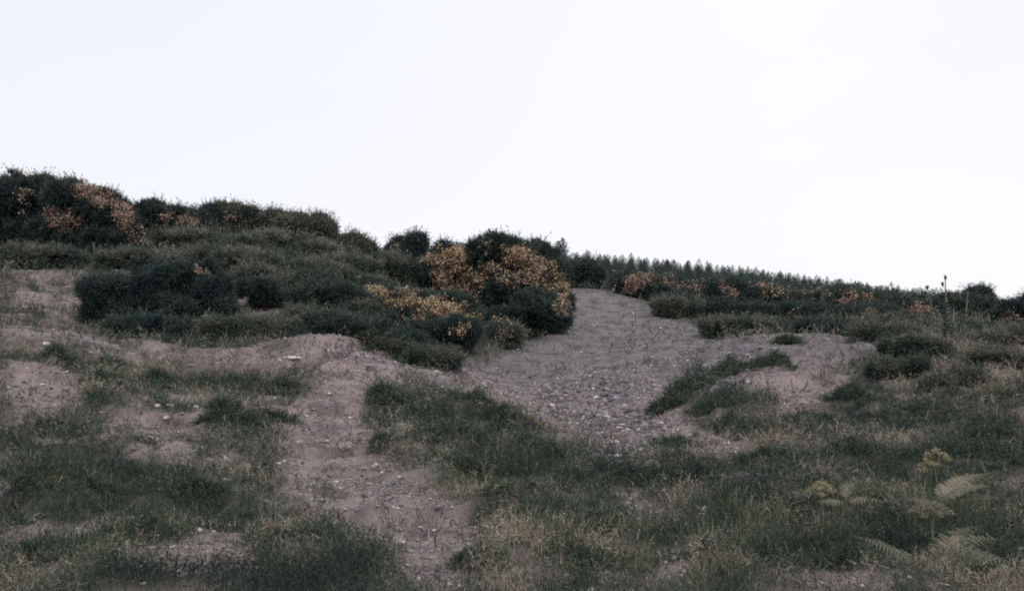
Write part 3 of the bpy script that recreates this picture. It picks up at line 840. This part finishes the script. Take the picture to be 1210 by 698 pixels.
def ground_cover():
    # heather and dead scrub
    x, y, rng = scatter(560000, 11, 1.35)
    zb = base_h(x, y); b, g, gr = cover(x, y, zb)
    dn = smooth(.30, .60, fbm(x * 1.7, y * 1.7, 71))
    keep = rng.uniform(0, 1, len(x)) < (1 - b) ** 2 * (.35 + .65 * dn) * (1 - .45 * gr) + .055 + .05 * (fbm(x * 1.2, y * 1.2, 300) > .52) - .05 * smooth(17, 20, y) * (x > -2) * (x < 6.5)
    x, y, dn, gr = x[keep], y[keep], dn[keep], gr[keep]
    z = H(x, y, False)
    s = (y / 9) ** .8
    hill = smooth(26, 34, y)
    hill = np.maximum(hill, .55 * smooth(16, 20, y) * smooth(.24, .32, x / y))
    hgt = (.05 + .18 * dn + .5 * hill * fbm(x * .9, y * .9, 5)) * rng.uniform(.2, 1, len(x))
    P = np.stack([x, y, z + hgt * rng.uniform(0, 1, len(x))], -1)
    D = unit(rdir(len(x), rng) * .75 + np.array([0, 0, .75]))
    tone = fbm(x * .7, y * .7, 33)
    tone = tone + (fbm(x * 3.1, y * 3.1, 37) - .5) * 1.3
    tt = np.clip(.36 + (tone - .5) * 1.3 + rng.normal(0, .2, len(x)) + .10 * (1 - dn) + 1.25 * tone_at(x, y, z), 0, 1)
    V, T = sprigs(P, D, rng.uniform(.04, .12, len(x)) * s, .0040 * s, tt, rng, 4, 1.0, .45)
    o = trimesh('heather_cover', V, T, M['heather'])
    tag(o, "brown and grey green heather and dead scrub covering the slopes", "heather", kind="stuff")
    # grass
    x, y, rng = scatter(330000, 12, .85)
    zb = base_h(x, y); b, g, gr = cover(x, y, zb)
    keep = rng.uniform(0, 1, len(x)) < (1 - b) ** 2 * (.14 + .70 * gr) + .012
    x, y, gr = x[keep], y[keep], gr[keep]
    n = len(x); z = H(x, y, False) - .01
    s = (y / 8) ** .75
    L = (.04 + .26 * rng.uniform(0, 1, n) ** 2.4) * (.6 + .5 * gr) * (1 + .25 * (s - 1))
    az = rng.uniform(0, 6.283, n); lean = rng.uniform(.1, .9, n)
    d = np.stack([np.cos(az) * lean, np.sin(az) * lean, np.zeros(n)], -1)
    sd = np.stack([-np.sin(az + rng.normal(0, .8, n)), np.cos(az), np.zeros(n)], -1) * (rng.uniform(.0016, .0036, n) * s)[:, None]
    P0 = np.stack([x, y, z], -1); up = np.array([0, 0, 1.0]); LL = L[:, None]
    P1 = P0 + up * LL * .55 + d * LL * .25
    P2 = P0 + up * LL * (.95 - .35 * lean[:, None]) + d * LL * .75
    V = np.stack([P0 - sd, P0 + sd, P1 + sd * .8, P0 - sd, P1 + sd * .8, P1 - sd * .8, P1 - sd * .8, P1 + sd * .8, P2], 1).reshape(-1, 3)
    tt = np.clip(.36 + (fbm(x * 1.6, y * 1.6, 44) - .5) * 1.5 + rng.normal(0, .22, n) + .8 * tone_at(x, y, z), 0, 1)
    o = trimesh('grass', V, np.repeat(tt, 9), M['grass'])
    tag(o, "rough dull green grass growing between the heather", "grass", kind="stuff")


ground_cover()

ICO = None


def ico():
    t = (1 + 5 ** .5) / 2
    v = unit(np.array([(-1,t,0),(1,t,0),(-1,-t,0),(1,-t,0),(0,-1,t),(0,1,t),(0,-1,-t),(0,1,-t),(t,0,-1),(t,0,1),(-t,0,-1),(-t,0,1)], float))
    f = np.array([(0,11,5),(0,5,1),(0,1,7),(0,7,10),(0,10,11),(1,5,9),(5,11,4),(11,10,2),(10,7,6),(7,1,8),(3,9,4),(3,4,2),(3,2,6),(3,6,8),(3,8,9),(4,9,5),(2,4,11),(6,2,10),(8,6,7),(9,8,1)])
    return v, f


def stones():
    v0, f0 = ico()
    x, y, rng = scatter(460000, 21, 1.3, 2.8, 50)
    zb = base_h(x, y); b, g, gr = cover(x, y, zb)
    keep = rng.uniform(0, 1, len(x)) < b * (.15 + .18 * (fbm(x, y, 8) > .55)) * (1 - .6 * smooth(24, 28, y)) + g * b * .9 + .012
    x, y, g = x[keep], y[keep], g[keep]
    n = len(x); z = H(x, y)
    r = np.minimum(np.exp(rng.normal(-4.62, .62, n)), .030) * (1 + .9 * g) * (y / 12) ** .45
    sc3 = r[:, None] * rng.uniform(.6, 1.3, (n, 3)) * np.array([1.15, 1.0, .7])
    V = v0[None] * (1 + rng.normal(0, .16, (n, 12, 1))) * sc3[:, None]
    a = rng.uniform(0, 6.283, n); ca, sa = np.cos(a)[:, None], np.sin(a)[:, None]
    V = np.stack([V[..., 0] * ca - V[..., 1] * sa, V[..., 0] * sa + V[..., 1] * ca, V[..., 2]], -1)
    V += np.stack([x, y, z + r * .15], -1)[:, None]
    Fc = (f0[None] + (np.arange(n) * 12)[:, None, None]).reshape(-1, 3)
    tt = np.clip(.5 + rng.normal(0, 1, n) * (.24 + .04 * g) - .20 * g + (rng.uniform(0, 1, n) < .02) * .5, 0, 1)
    o = mk('gravel', V.reshape(-1, 3), Fc, M['stone'], None, {"tint": np.repeat(tt, 12)})
    tag(o, "loose grey and pink gravel on the bare ground and pit floor", "gravel", kind="stuff")
    print("stones", n)


stones()


def rock(px, py, wpx, label, hpx=None, group="pale stones on the ground", nm="stone"):
    rng = np.random.default_rng(int(px * 7 + py))
    g = ground_at(px, py); k = g[1] / F
    import bmesh
    bm = bmesh.new(); bmesh.ops.create_icosphere(bm, subdivisions=3, radius=1)
    off = rng.uniform(0, 50)
    nrm = [unit(rng.normal(size=3)) for _ in range(9)]; cut = rng.uniform(.62, .9, 9)
    for v in bm.verts:
        c = np.array(v.co)
        for q, d in zip(nrm, cut):
            e = c @ q
            if e > d: c = c - q * (e - d) * .9
        c *= 1 + .1 * (vnoise(c[0] * 2 + off, c[1] * 2 + c[2], 3) - .5)
        v.co = c.tolist()
    w = wpx * k * .5; h = (hpx or wpx * .55) * k * .5
    for v in bm.verts: v.co = (v.co.x * w, v.co.y * w * .8, v.co.z * h)
    me = bpy.data.meshes.new(nm); bm.to_mesh(me); bm.free(); me.materials.append(M['palestone'])
    o = bpy.data.objects.new(nm, me); COL.objects.link(o)
    o.location = (g[0], g[1], g[2] + h * .12); o.rotation_euler = (0, 0, float(rng.uniform(-.4, .4)))
    tag(o, label, "stone", group)


for r in [(345,423,24,"long flat whitish stone on the crest of the left bank",5),(186,480,8,"bright white stone left of the pale stone scatter"),
 (200,480,11,"pale angular stone beside the bright white one on the left"),(218,476,13,"largest pale stone at the top of the left scatter"),(232,482,9,"pale stone at the right end of the left scatter",6),
 (196,497,9,"pale stone in the middle of the left scatter"),(184,520,10,"whitish stone at the lower left of the left scatter"),(176,517,7,"small white stone by the lower end of the left scatter"),
 (209,512,8,"grey white stone low in the left scatter"),(55,408,9,"small pale stone in the pink strip at the left edge"),
 (652,480,8,"white stone among the grey gravel of the pit"),(755,509,7,"white stone at the front edge of the pit's grey gravel"),(745,508,4,"tiny white stone left of the one at the front of the pit gravel"),
 (748,371,4,"small white stone halfway up the bare ramp",5),(771,422,4,"tiny pale stone on the right flank of the ramp"),(846,540,16,"flat pale stone at the right tip of the pink strip",5),
 (865,536,10,"flat pale stone just right of the pink strip's tip",4),(730,541,15,"flat pale stone under the pink lip of the pit",5),(735,549,8,"small pale stone below the lip of the pit"),
 (832,608,7,"single white stone in the grass right of the bleached twig",9),(861,642,6,"left of two small white stones low right of centre"),(869,643,6,"right of two small white stones low right of centre"),
 (397,570,8,"pale stone on the pink path at its middle"),(436,573,7,"pale stone right of another on the middle of the path"),(472,642,18,"flat pale stone low on the pink path",5),
 (590,640,6,"tiny white stone at the right margin of the lower path"),(628,556,5,"small white stone in the centre scrub"),(636,572,5,"tiny white stone just below another in the centre scrub"),
 (265,568,6,"small white stone left of the path in the heather"),(780,388,5,"small pale stone near the right side of the ramp"),(390,470,6,"small white stone on the upper path")]:
    rock(r[0], r[1], r[2], r[3], r[4] if len(r) > 4 else None)


# ------------------------------------------------------------------ conifers of the plantation
def conifer_mesh(seed):
    rng = np.random.default_rng(seed)
    h = 4.6; V, T = [], []
    lv = 15
    for i in range(lv):
        t = i / (lv - 1)
        z = .35 + (h - .55) * t
        R = (1.45 * (1 - t) ** .55 + .12) * rng.uniform(.85, 1.15)
        nb = int(9 - 4 * t); a0 = rng.uniform(0, 6.28)
        for j in range(nb):
            a = a0 + 6.283 * j / nb + rng.normal(0, .2)
            r = R * rng.uniform(.75, 1.15)
            tip = np.array([math.cos(a) * r, math.sin(a) * r, z - .12 * r + .1 * t])
            root = np.array([0, 0, z + .12])
            n = 7
            P = root + (tip - root) * rng.uniform(.15, 1, (n, 1))
            D = unit((tip - root) * .8 + rdir(n, rng) * .6)
            v, tt = sprigs(P, D, .30 * (1.1 - .5 * t), .045, np.full(n, .35 + .25 * t) + rng.normal(0, .12, n), rng, 2, .8, .6)
            V.append(v); T.append(tt)
    V.append(np.array([[-.05, 0, h - .5], [.05, 0, h - .5], [0, 0, h]])); T.append(np.full(3, .5))
    V = np.vstack(V); T = np.concatenate(T)
    tv, tf = tube([(0, 0, -.3), (0, 0, 1.5), (0, 0, h - .3)], [.09, .07, .015], 6)
    tf3 = np.vstack([tf[:, [0, 1, 2]], tf[:, [0, 2, 3]]])
    F3 = np.vstack([np.arange(len(V)).reshape(-1, 3), tf3 + len(V)])
    return np.vstack([V, tv]), F3, np.concatenate([T, np.full(len(tv), .3)]), np.array([0] * (len(V) // 3) + [1] * len(tf3))


protos = [conifer_mesh(60 + i) for i in range(4)]
rng = np.random.default_rng(3)
spots = []
Yr = 134.0
while Yr < 206:
    x = .01 * Yr - 8
    while x < Yr * .56:
        if x > .018 * Yr or Yr > 170:
            spots.append((x + rng.normal(0, .5), Yr + rng.normal(0, .7)))
        x += (1.0 if Yr > 176 else 2.2) + rng.uniform(-.3, .7)
    Yr += 4.2
spots = np.array(spots)
sz = H(spots[:, 0], spots[:, 1], False)
ppx, ppy = pix(spots[:, 0], spots[:, 1], sz)
# those that show: front rows where no gorse hides them, and the rows along the ridge
score = np.where(np.abs(spots[:, 1] - 190) < 8, 2.0, 0) + np.where((ppx > 650) & (ppx < 745), 1.2, 0) + np.where((ppx < 630) | (ppx > 1225), -3, 0) + rng.uniform(0, .6, len(spots))
order = np.argsort(-score)
first = [None] * 4
LBL = "young dark conifer of the plantation on the far ridge"
restV, restF, restT, restM, off = [], [], [], [], 0
for q, i in enumerate(order):
    k = int(rng.integers(4)); a = rng.uniform(0, 6.28)
    s = rng.uniform(.62, .80) * (1.0 if spots[i, 1] > 178 else 1.1)
    if rng.uniform() < .05: s *= 1.15
    if abs(ppx[i] - 662) < 5 and spots[i, 1] > 185: s = 1.35
    loc = (float(spots[i, 0]), float(spots[i, 1]), float(sz[i]) - .05)
    if q < 300:
        if first[k] is None:
            v, f, t, m = protos[k]
            o = mk('conifer', v, f, None, None, {"tint": np.clip(t, 0, 1)}, mats=[M['conifer'], M['bark']], midx=m)
            first[k] = o
        else:
            o = first[k].copy(); COL.objects.link(o)
        o.location = loc; o.rotation_euler = (0, 0, a); o.scale = (s, s, s)
        tag(o, LBL, "conifer", "conifers of the plantation")
    elif q < 1500:
        v, f, t, m = protos[k]
        c, sn = math.cos(a) * s, math.sin(a) * s
        vv = np.stack([v[:, 0] * c - v[:, 1] * sn, v[:, 0] * sn + v[:, 1] * c, v[:, 2] * s], -1) + np.array(loc)
        restV.append(vv); restF.append(f + off); restT.append(t); restM.append(m); off += len(v)
if restV:
    o = mk('conifer_wood', np.vstack(restV), np.vstack(restF), None, None, {"tint": np.clip(np.concatenate(restT), 0, 1)}, mats=[M['conifer'], M['bark']], midx=np.concatenate(restM))
    tag(o, "mass of dark conifers behind and between the single ridge trees", "conifer wood", kind="stuff")
print("conifers", len(spots))


# ------------------------------------------------------------------ ferns, flowers, twigs, thistles
def frond(root, pts_px, Y0, Y1, wpx, mat, seed, pairs=22):
    """a fern frond along a line of photo points going from distance Y0 to Y1; returns its object"""
    rng = np.random.default_rng(seed)
    P = np.array([W(a, b, Y0 + (Y1 - Y0) * i / (len(pts_px) - 1)) for i, (a, b) in enumerate(pts_px)])
    t = np.linspace(0, 1, len(P)); tt = np.linspace(0, 1, 14)
    Q = np.stack([np.interp(tt, t, P[:, c]) for c in range(3)], -1)
    for _ in range(2): Q[1:-1] = (Q[:-2] + 2 * Q[1:-1] + Q[2:]) / 4
    v, f = tube(Q, np.linspace(.0035, .001, 14), 5)
    f3 = np.vstack([f[:, [0, 1, 2]], f[:, [0, 2, 3]]])
    Wm = 1.35 * wpx * (Y0 + Y1) / 2 / F
    VV, TT = [v], [np.full(len(v), .3)]
    LV, LT = [], []
    for j in range(pairs):
        u = .12 + .86 * j / (pairs - 1)
        q = np.array([np.interp(u, tt, Q[:, c]) for c in range(3)])
        d = unit(np.array([np.interp(min(u + .05, 1), tt, Q[:, c]) for c in range(3)]) - np.array([np.interp(max(u - .05, 0), tt, Q[:, c]) for c in range(3)]))
        ln = Wm * (math.sin(math.pi * (u ** .7)) * .75 + .25 * (1 - u)) * rng.uniform(.85, 1.1)
        sdv = unit(np.cross(d, np.array([0, -.55, .83])))
        for sg in (-1, 1):
            e = unit(sdv * sg + d * .45 + np.array([0, 0, rng.normal(-.12, .08)]))
            nl = 9
            for k in range(nl):
                w = (k + .5) / nl
                c = q + e * ln * w + np.array([0, 0, -.12 * ln * w * w])
                lw = ln * .30 * (1.05 - .8 * w)
                for s2 in (-1, 1):
                    g = unit(d * s2 + e * .35)
                    LV.append([c - e * ln * .06, c + e * ln * .075, c + g * lw])
                    LT += [min(1, max(0, rng.normal(.5, .2)))] * 3
    LV = np.array(LV).reshape(-1, 3)
    V = np.vstack([v, LV]); Fz = np.vstack([f3, np.arange(len(LV)).reshape(-1, 3) + len(v)])
    return mk('frond', V, Fz, M[mat], root, {"tint": np.concatenate([np.full(len(v), .4), LT])})


def foot(px, py, y0=4.0):
    g = ground_at(px, py, y0); return g


def stem_to(root, pts3, r0, r1, mat, name='stem'):
    pts3 = np.array(pts3); t = np.linspace(0, 1, len(pts3)); tt = np.linspace(0, 1, 10)
    Q = np.stack([np.interp(tt, t, pts3[:, c]) for c in range(3)], -1)
    for _ in range(2): Q[1:-1] = (Q[:-2] + 2 * Q[1:-1] + Q[2:]) / 4
    v, f = tube(Q, np.linspace(r0, r1, 10), 6)
    return mk(name, v, f, M[mat], root)


# big fern at the lower right
Yf = 6.6
b0 = W(1098, 690, Yf); b0[2] = H1(b0[0], b0[1]) - .01
fern = thing('fern', b0, "big pale fern at the lower right corner with spread fronds", "fern", "ferns at the lower right")
stem_to(fern, [b0, W(1096, 672, Yf), W(1098, 660, Yf)], .006, .004, 'greenstem')
for i, (pp, y1, w, mt) in enumerate([
    ([(1098,662),(1125,655),(1160,655),(1205,668)], 6.3, 17, 'fern'),
    ([(1096,664),(1070,656),(1035,640),(1000,631)], 6.5, 11, 'fern'),
    ([(1098,660),(1120,645),(1150,634),(1190,638)], 7.1, 14, 'palefern'),
    ([(1098,658),(1115,640),(1140,625),(1165,620)], 7.4, 12, 'palefern'),
    ([(1100,664),(1090,650),(1080,645),(1062,648)], 7.2, 10, 'fern')]):
    frond(fern, pp, Yf, y1, w, mt, 900 + i)
Yg = 7.6
b0 = W(1112, 655, Yg); b0[2] = H1(b0[0], b0[1]) - .01
fern2 = thing('fern', b0, "fern with two stacked pale fronds above the corner fern", "fern", "ferns at the lower right")
stem_to(fern2, [b0, W(1111, 620, Yg), W(1108, 590, Yg)], .006, .004, 'greenstem')
for i, (pp, y1, w, mt) in enumerate([
    ([(1108,590),(1120,576),(1142,564),(1172,558)], 7.9, 12, 'palefern'),
    ([(1108,592),(1130,578),(1150,574),(1172,574)], 7.3, 11, 'palefern'),
    ([(1108,594),(1135,586),(1165,586),(1192,590)], 7.2, 8, 'fern'),
    ([(1108,594),(1090,590),(1078,589),(1066,590)], 7.3, 7, 'fern')]):
    frond(fern2, pp, Yg, y1, w, mt, 930 + i)
Yh = 8.2
b0 = W(1000, 630, Yh); b0[2] = H1(b0[0], b0[1]) - .01
fern3 = thing('fern', b0, "low fern with flat pale fronds beside the round yellow head", "fern", "ferns at the lower right")
stem_to(fern3, [b0, W(998, 612, Yh), W(1000, 592, Yh)], .005, .003, 'greenstem')
for i, (pp, y1, w) in enumerate([([(1000,592),(1012,589),(1030,590),(1050,593)], 8.0, 7), ([(1000,592),(985,592),(972,592),(962,592)], 8.1, 6), ([(1000,590),(998,578),(1006,571),(1022,569)], 8.6, 7)]):
    frond(fern3, pp, Yh, y1, w, 'palefern', 960 + i, 12)


def umbel(px, py, fpx, fpy, Y, w, h, label, droop=0.0, mat='umbel', rays=16, seed=1):
    rng = np.random.default_rng(seed)
    b = W(fpx, fpy, Y); b[2] = H1(b[0], b[1]) - .01
    top = W(px, py + h * .4, Y)
    root = thing('umbel_flower', b, label, "wild flower", "pale flower heads on the right")
    mid = (b + top) / 2 + np.array([.01, 0, 0])
    stem_to(root, [b, mid, top], .005, .0035, 'greenstem')
    k = Y / F; Rw, Rh = w * .5 * k, h * k
    V, F_, o = [], [], 0
    FV, FT = [], []
    for i in range(rays):
        a = 2.39996 * i + rng.normal(0, .15); r = math.sqrt((i + .5) / rays)
        e = top + np.array([math.cos(a) * r * Rw, math.sin(a) * r * Rw, Rh * (.95 - .75 * r * r) - droop * Rw * max(0, -math.cos(a)) * r])
        v, f = tube([top, top * .5 + e * .5 + np.array([0, 0, .1 * Rh]), e], [.0022, .0018, .0014], 4)
        V.append(v); F_.append(f + o); o += len(v)
        n = 70
        P = e + rdir(n, rng) * rng.uniform(0, 1, (n, 1)) * np.array([1, 1, .6]) * Rw * .32
        d = unit(rdir(n, rng) + np.array([0, 0, .6])); sd = unit(np.cross(d, rdir(n, rng)))
        q = .0055 * Y / 7
        FV.append(np.stack([P - sd * q, P + sd * q, P + d * q * 2], 1).reshape(-1, 3)); FT.append(np.repeat(np.clip(rng.normal(.5, .25, n), 0, 1), 3))
    mk('rays', np.vstack(V), np.vstack(F_), M['greenstem'], root)
    trimesh('florets', np.vstack(FV), np.concatenate(FT), M[mat], root)


umbel(1103, 540, 1110, 620, 8.4, 34, 16, "drooping pale yellow flower head on a yellow stalk, topmost on the right", 1.0, seed=4)
umbel(970, 579, 973, 640, 8.0, 30, 16, "round pale yellow flower head standing left of the ferns", 0, seed=5)
umbel(1100, 603, 1101, 680, 6.9, 46, 14, "wide flat tan flower head between the two large ferns", .1, 'palefern', 24, seed=6)
umbel(590, 592, 590, 650, 8.6, 10, 7, "little greenish flower head at the right edge of the path", 0, 'fern', 8, seed=7) if False else None
umbel(628, 600, 630, 650, 8.4, 9, 8, "small grey green seed head in the centre foreground", 0, 'fern', 8, seed=8)

# forked dead twig on the path
Y = 7.4
b = W(516, 672, Y); b[2] = H1(b[0], b[1]) - .02
tw = thing('dead_twig', b, "forked dark dead twig standing at the bottom of the pink path", "twig")
stem_to(tw, [b, W(515, 655, Y), W(514, 634, Y)], .008, .006, 'deadstem', 'stalk')
for pp in ([(514,634),(503,618),(494,602),(486,582)], [(514,634),(520,624),(526,612),(530,596)], [(514,634),(505,630),(496,625)], [(526,612),(531,611),(536,608)], [(494,602),(490,601),(487,598)]):
    stem_to(tw, [W(a, c, Y + .03 * i) for i, (a, c) in enumerate(pp)], .005, .0015, 'deadstem', 'branch')
# bleached twig
Y = 8.9
b = W(763, 640, Y); b[2] = H1(b[0], b[1]) - .01
tw = thing('bleached_twig', b, "thin bleached twig bent over the grass right of centre", "twig")
stem_to(tw, [b, W(763, 628, Y), W(761, 620, Y), W(753, 612, Y), W(749, 601, Y)], .007, .005, 'palestem', 'stalk')
stem_to(tw, [W(749, 602, Y), W(744, 598, Y), W(738, 596, Y)], .005, .002, 'palestem', 'branch')
# blade like pale stems on the left bank
for i, (pp, Y, lb) in enumerate([
    ([(276,505),(278,497),(284,488),(293,482)], 14.5, "curved tan stalk arching on the left bank beside the path"),
    ([(282,484),(272,481),(262,473)], 15.2, "thin pale twig lying on the left bank above the tan stalk"),
    ([(322,690),(324,640),(326,605),(325,565)], 7.2, "tall thin grey stalk left of the lower path"),
    ([(205,640),(204,620),(206,600)], 8.4, "thin grey stalk in the lower left grass"),
    ([(62,582),(70,570),(76,556)], 9.6, "pale leaning stalk by the left edge clump")]):
    b = W(*pp[0], Y); b[2] = H1(b[0], b[1]) - .01
    tw = thing('dry_stalk', b, lb, "stalk", "dry stalks standing in the scrub")
    stem_to(tw, [b] + [W(a, c, Y) for a, c in pp[1:]], .006 * (Y / 9), .003 * (Y / 9), 'palestem' if i != 2 and i != 3 else 'weedstem' if 'weedstem' in M else 'stem', 'stalk')


# tall thistles on the right
def thistle(px, top, basepx, basepy, Y, label, leaves=26, lean=0, heads=1, seed=0, lw=1.0):
    rng = np.random.default_rng(seed)
    b = W(basepx, basepy, Y); b[2] = H1(b[0], b[1]) - .02
    root = thing('tall_thistle', b, label, "thistle", "tall thistles on the right")
    tp = W(px, top, Y)
    hgt = tp[2] - b[2]
    mid = b * .5 + tp * .5 + np.array([lean, 0, 0])
    stem_to(root, [b, b * .7 + mid * .3, mid, tp], .022, .011, 'weedstem')
    V, T = [], []
    for i in range(leaves):
        u = (i / leaves) ** 1.2 * .66
        c = b + (tp - b) * u + np.array([lean * math.sin(u * 3.1), 0, 0])
        a = i * 2.4 + rng.normal(0, .3)
        L = hgt * .36 * (1 - u * .95) * rng.uniform(.8, 1.2) * lw
        d = unit(np.array([math.cos(a), math.sin(a), .75]))
        n = 6
        for k in range(n):
            w0, w1 = k / n, (k + 1) / n
            q0 = c + d * L * w0 + np.array([0, 0, -.35 * L * w0 ** 2]); q1 = c + d * L * w1 + np.array([0, 0, -.35 * L * w1 ** 2])
            sd = unit(np.cross(d, np.array([0, 0, 1.]))) * L * .10 * (1 - w0 * .7)
            s1 = sd * (.8 if k < n - 1 else .05)
            V += [q0 - sd, q0 + sd, q1 + s1, q0 - sd, q1 + s1, q1 - s1, q0 + sd * .6, q1, q0 + sd * 2.4 + d * .02]
            T += [min(1, max(0, rng.normal(.5, .18)))] * 9
    trimesh('leaves', np.array(V), np.array(T), M['weed'], root)
    spots_ = [tp] + [b + (tp - b) * rng.uniform(.72, .92) + np.array([rng.choice([-1, 1]) * .07, 0, .05]) for _ in range(heads - 1)]
    for q in spots_:
        n = 120
        P = q + rdir(n, rng) * np.array([.028, .028, .055]) * rng.uniform(.2, 1, (n, 1))
        D = unit(rdir(n, rng) + np.array([0, 0, .8]))
        v, t = sprigs(P, D, .04, .006, np.full(n, .15), rng, 1)
        trimesh('seed_head', v, t, M['scrub'], root)
        if q is not tp:
            stem_to(root, [q - np.array([0, 0, .01]), b + (tp - b) * ((q[2] - b[2]) / hgt - .1)], .005, .006, 'weedstem', 'side_stem')


thistle(1117, 328, 1119, 408, 25, "tallest thistle with a dark seed head against the sky on the right", 60, seed=1, heads=3)
thistle(1144, 342, 1138, 408, 25.5, "thin thistle just right of the tallest one", 22, seed=2, heads=2)
thistle(1096, 340, 1106, 405, 26, "leaning thistle left of the tallest one", 22, lean=.05, seed=3, heads=2)
thistle(1127, 362, 1126, 412, 24.4, "short leafy thistle at the foot of the tallest one", 46, seed=4, lw=1.3)

# small yellow flowers
for i, (px, py, w, lb) in enumerate([(193,664,5,"tiny yellow flower low in the left grass"), (276,660,5,"tiny yellow flower between lower left grass and path"),
                       (625,494,6,"orange yellow flower left of a white stone at the pit lip"), (636,500,5,"cream flower head at the pit lip beside the orange one"),
                       (822,512,12,"yellow green tuft of flowers at the foot of the right mound"), (948,528,5,"tiny tan flower in the grass below the right mound")]):
    rng = np.random.default_rng(70 + i)
    g = ground_at(px, py + 8); Y = g[1]; k = Y / F
    root = thing('wild_flower', (g[0], g[1], g[2] - .01), lb, "wild flower", "small flowers in the foreground")
    tp = W(px, py, Y)
    stem_to(root, [g - np.array([0, 0, .01]), (g + tp) / 2, tp], .002 * Y / 7, .0015 * Y / 7, 'greenstem')
    n = 60
    P = tp + rdir(n, rng) * rng.uniform(0, 1, (n, 1)) * np.array([w, w, w * .5]) * k * .45
    d = unit(rdir(n, rng) + np.array([0, 0, .7])); sd = unit(np.cross(d, rdir(n, rng))); q = w * k * .14
    trimesh('petals', np.stack([P - sd * q, P + sd * q, P + d * q * 2], 1).reshape(-1, 3), np.repeat(np.clip(rng.normal(.5, .25, n), 0, 1), 3), M['yellow' if i in (0, 1, 2) else 'umbel'], root)
print("verts", sum(len(o.data.vertices) for o in COL.objects if o.type == 'MESH'))
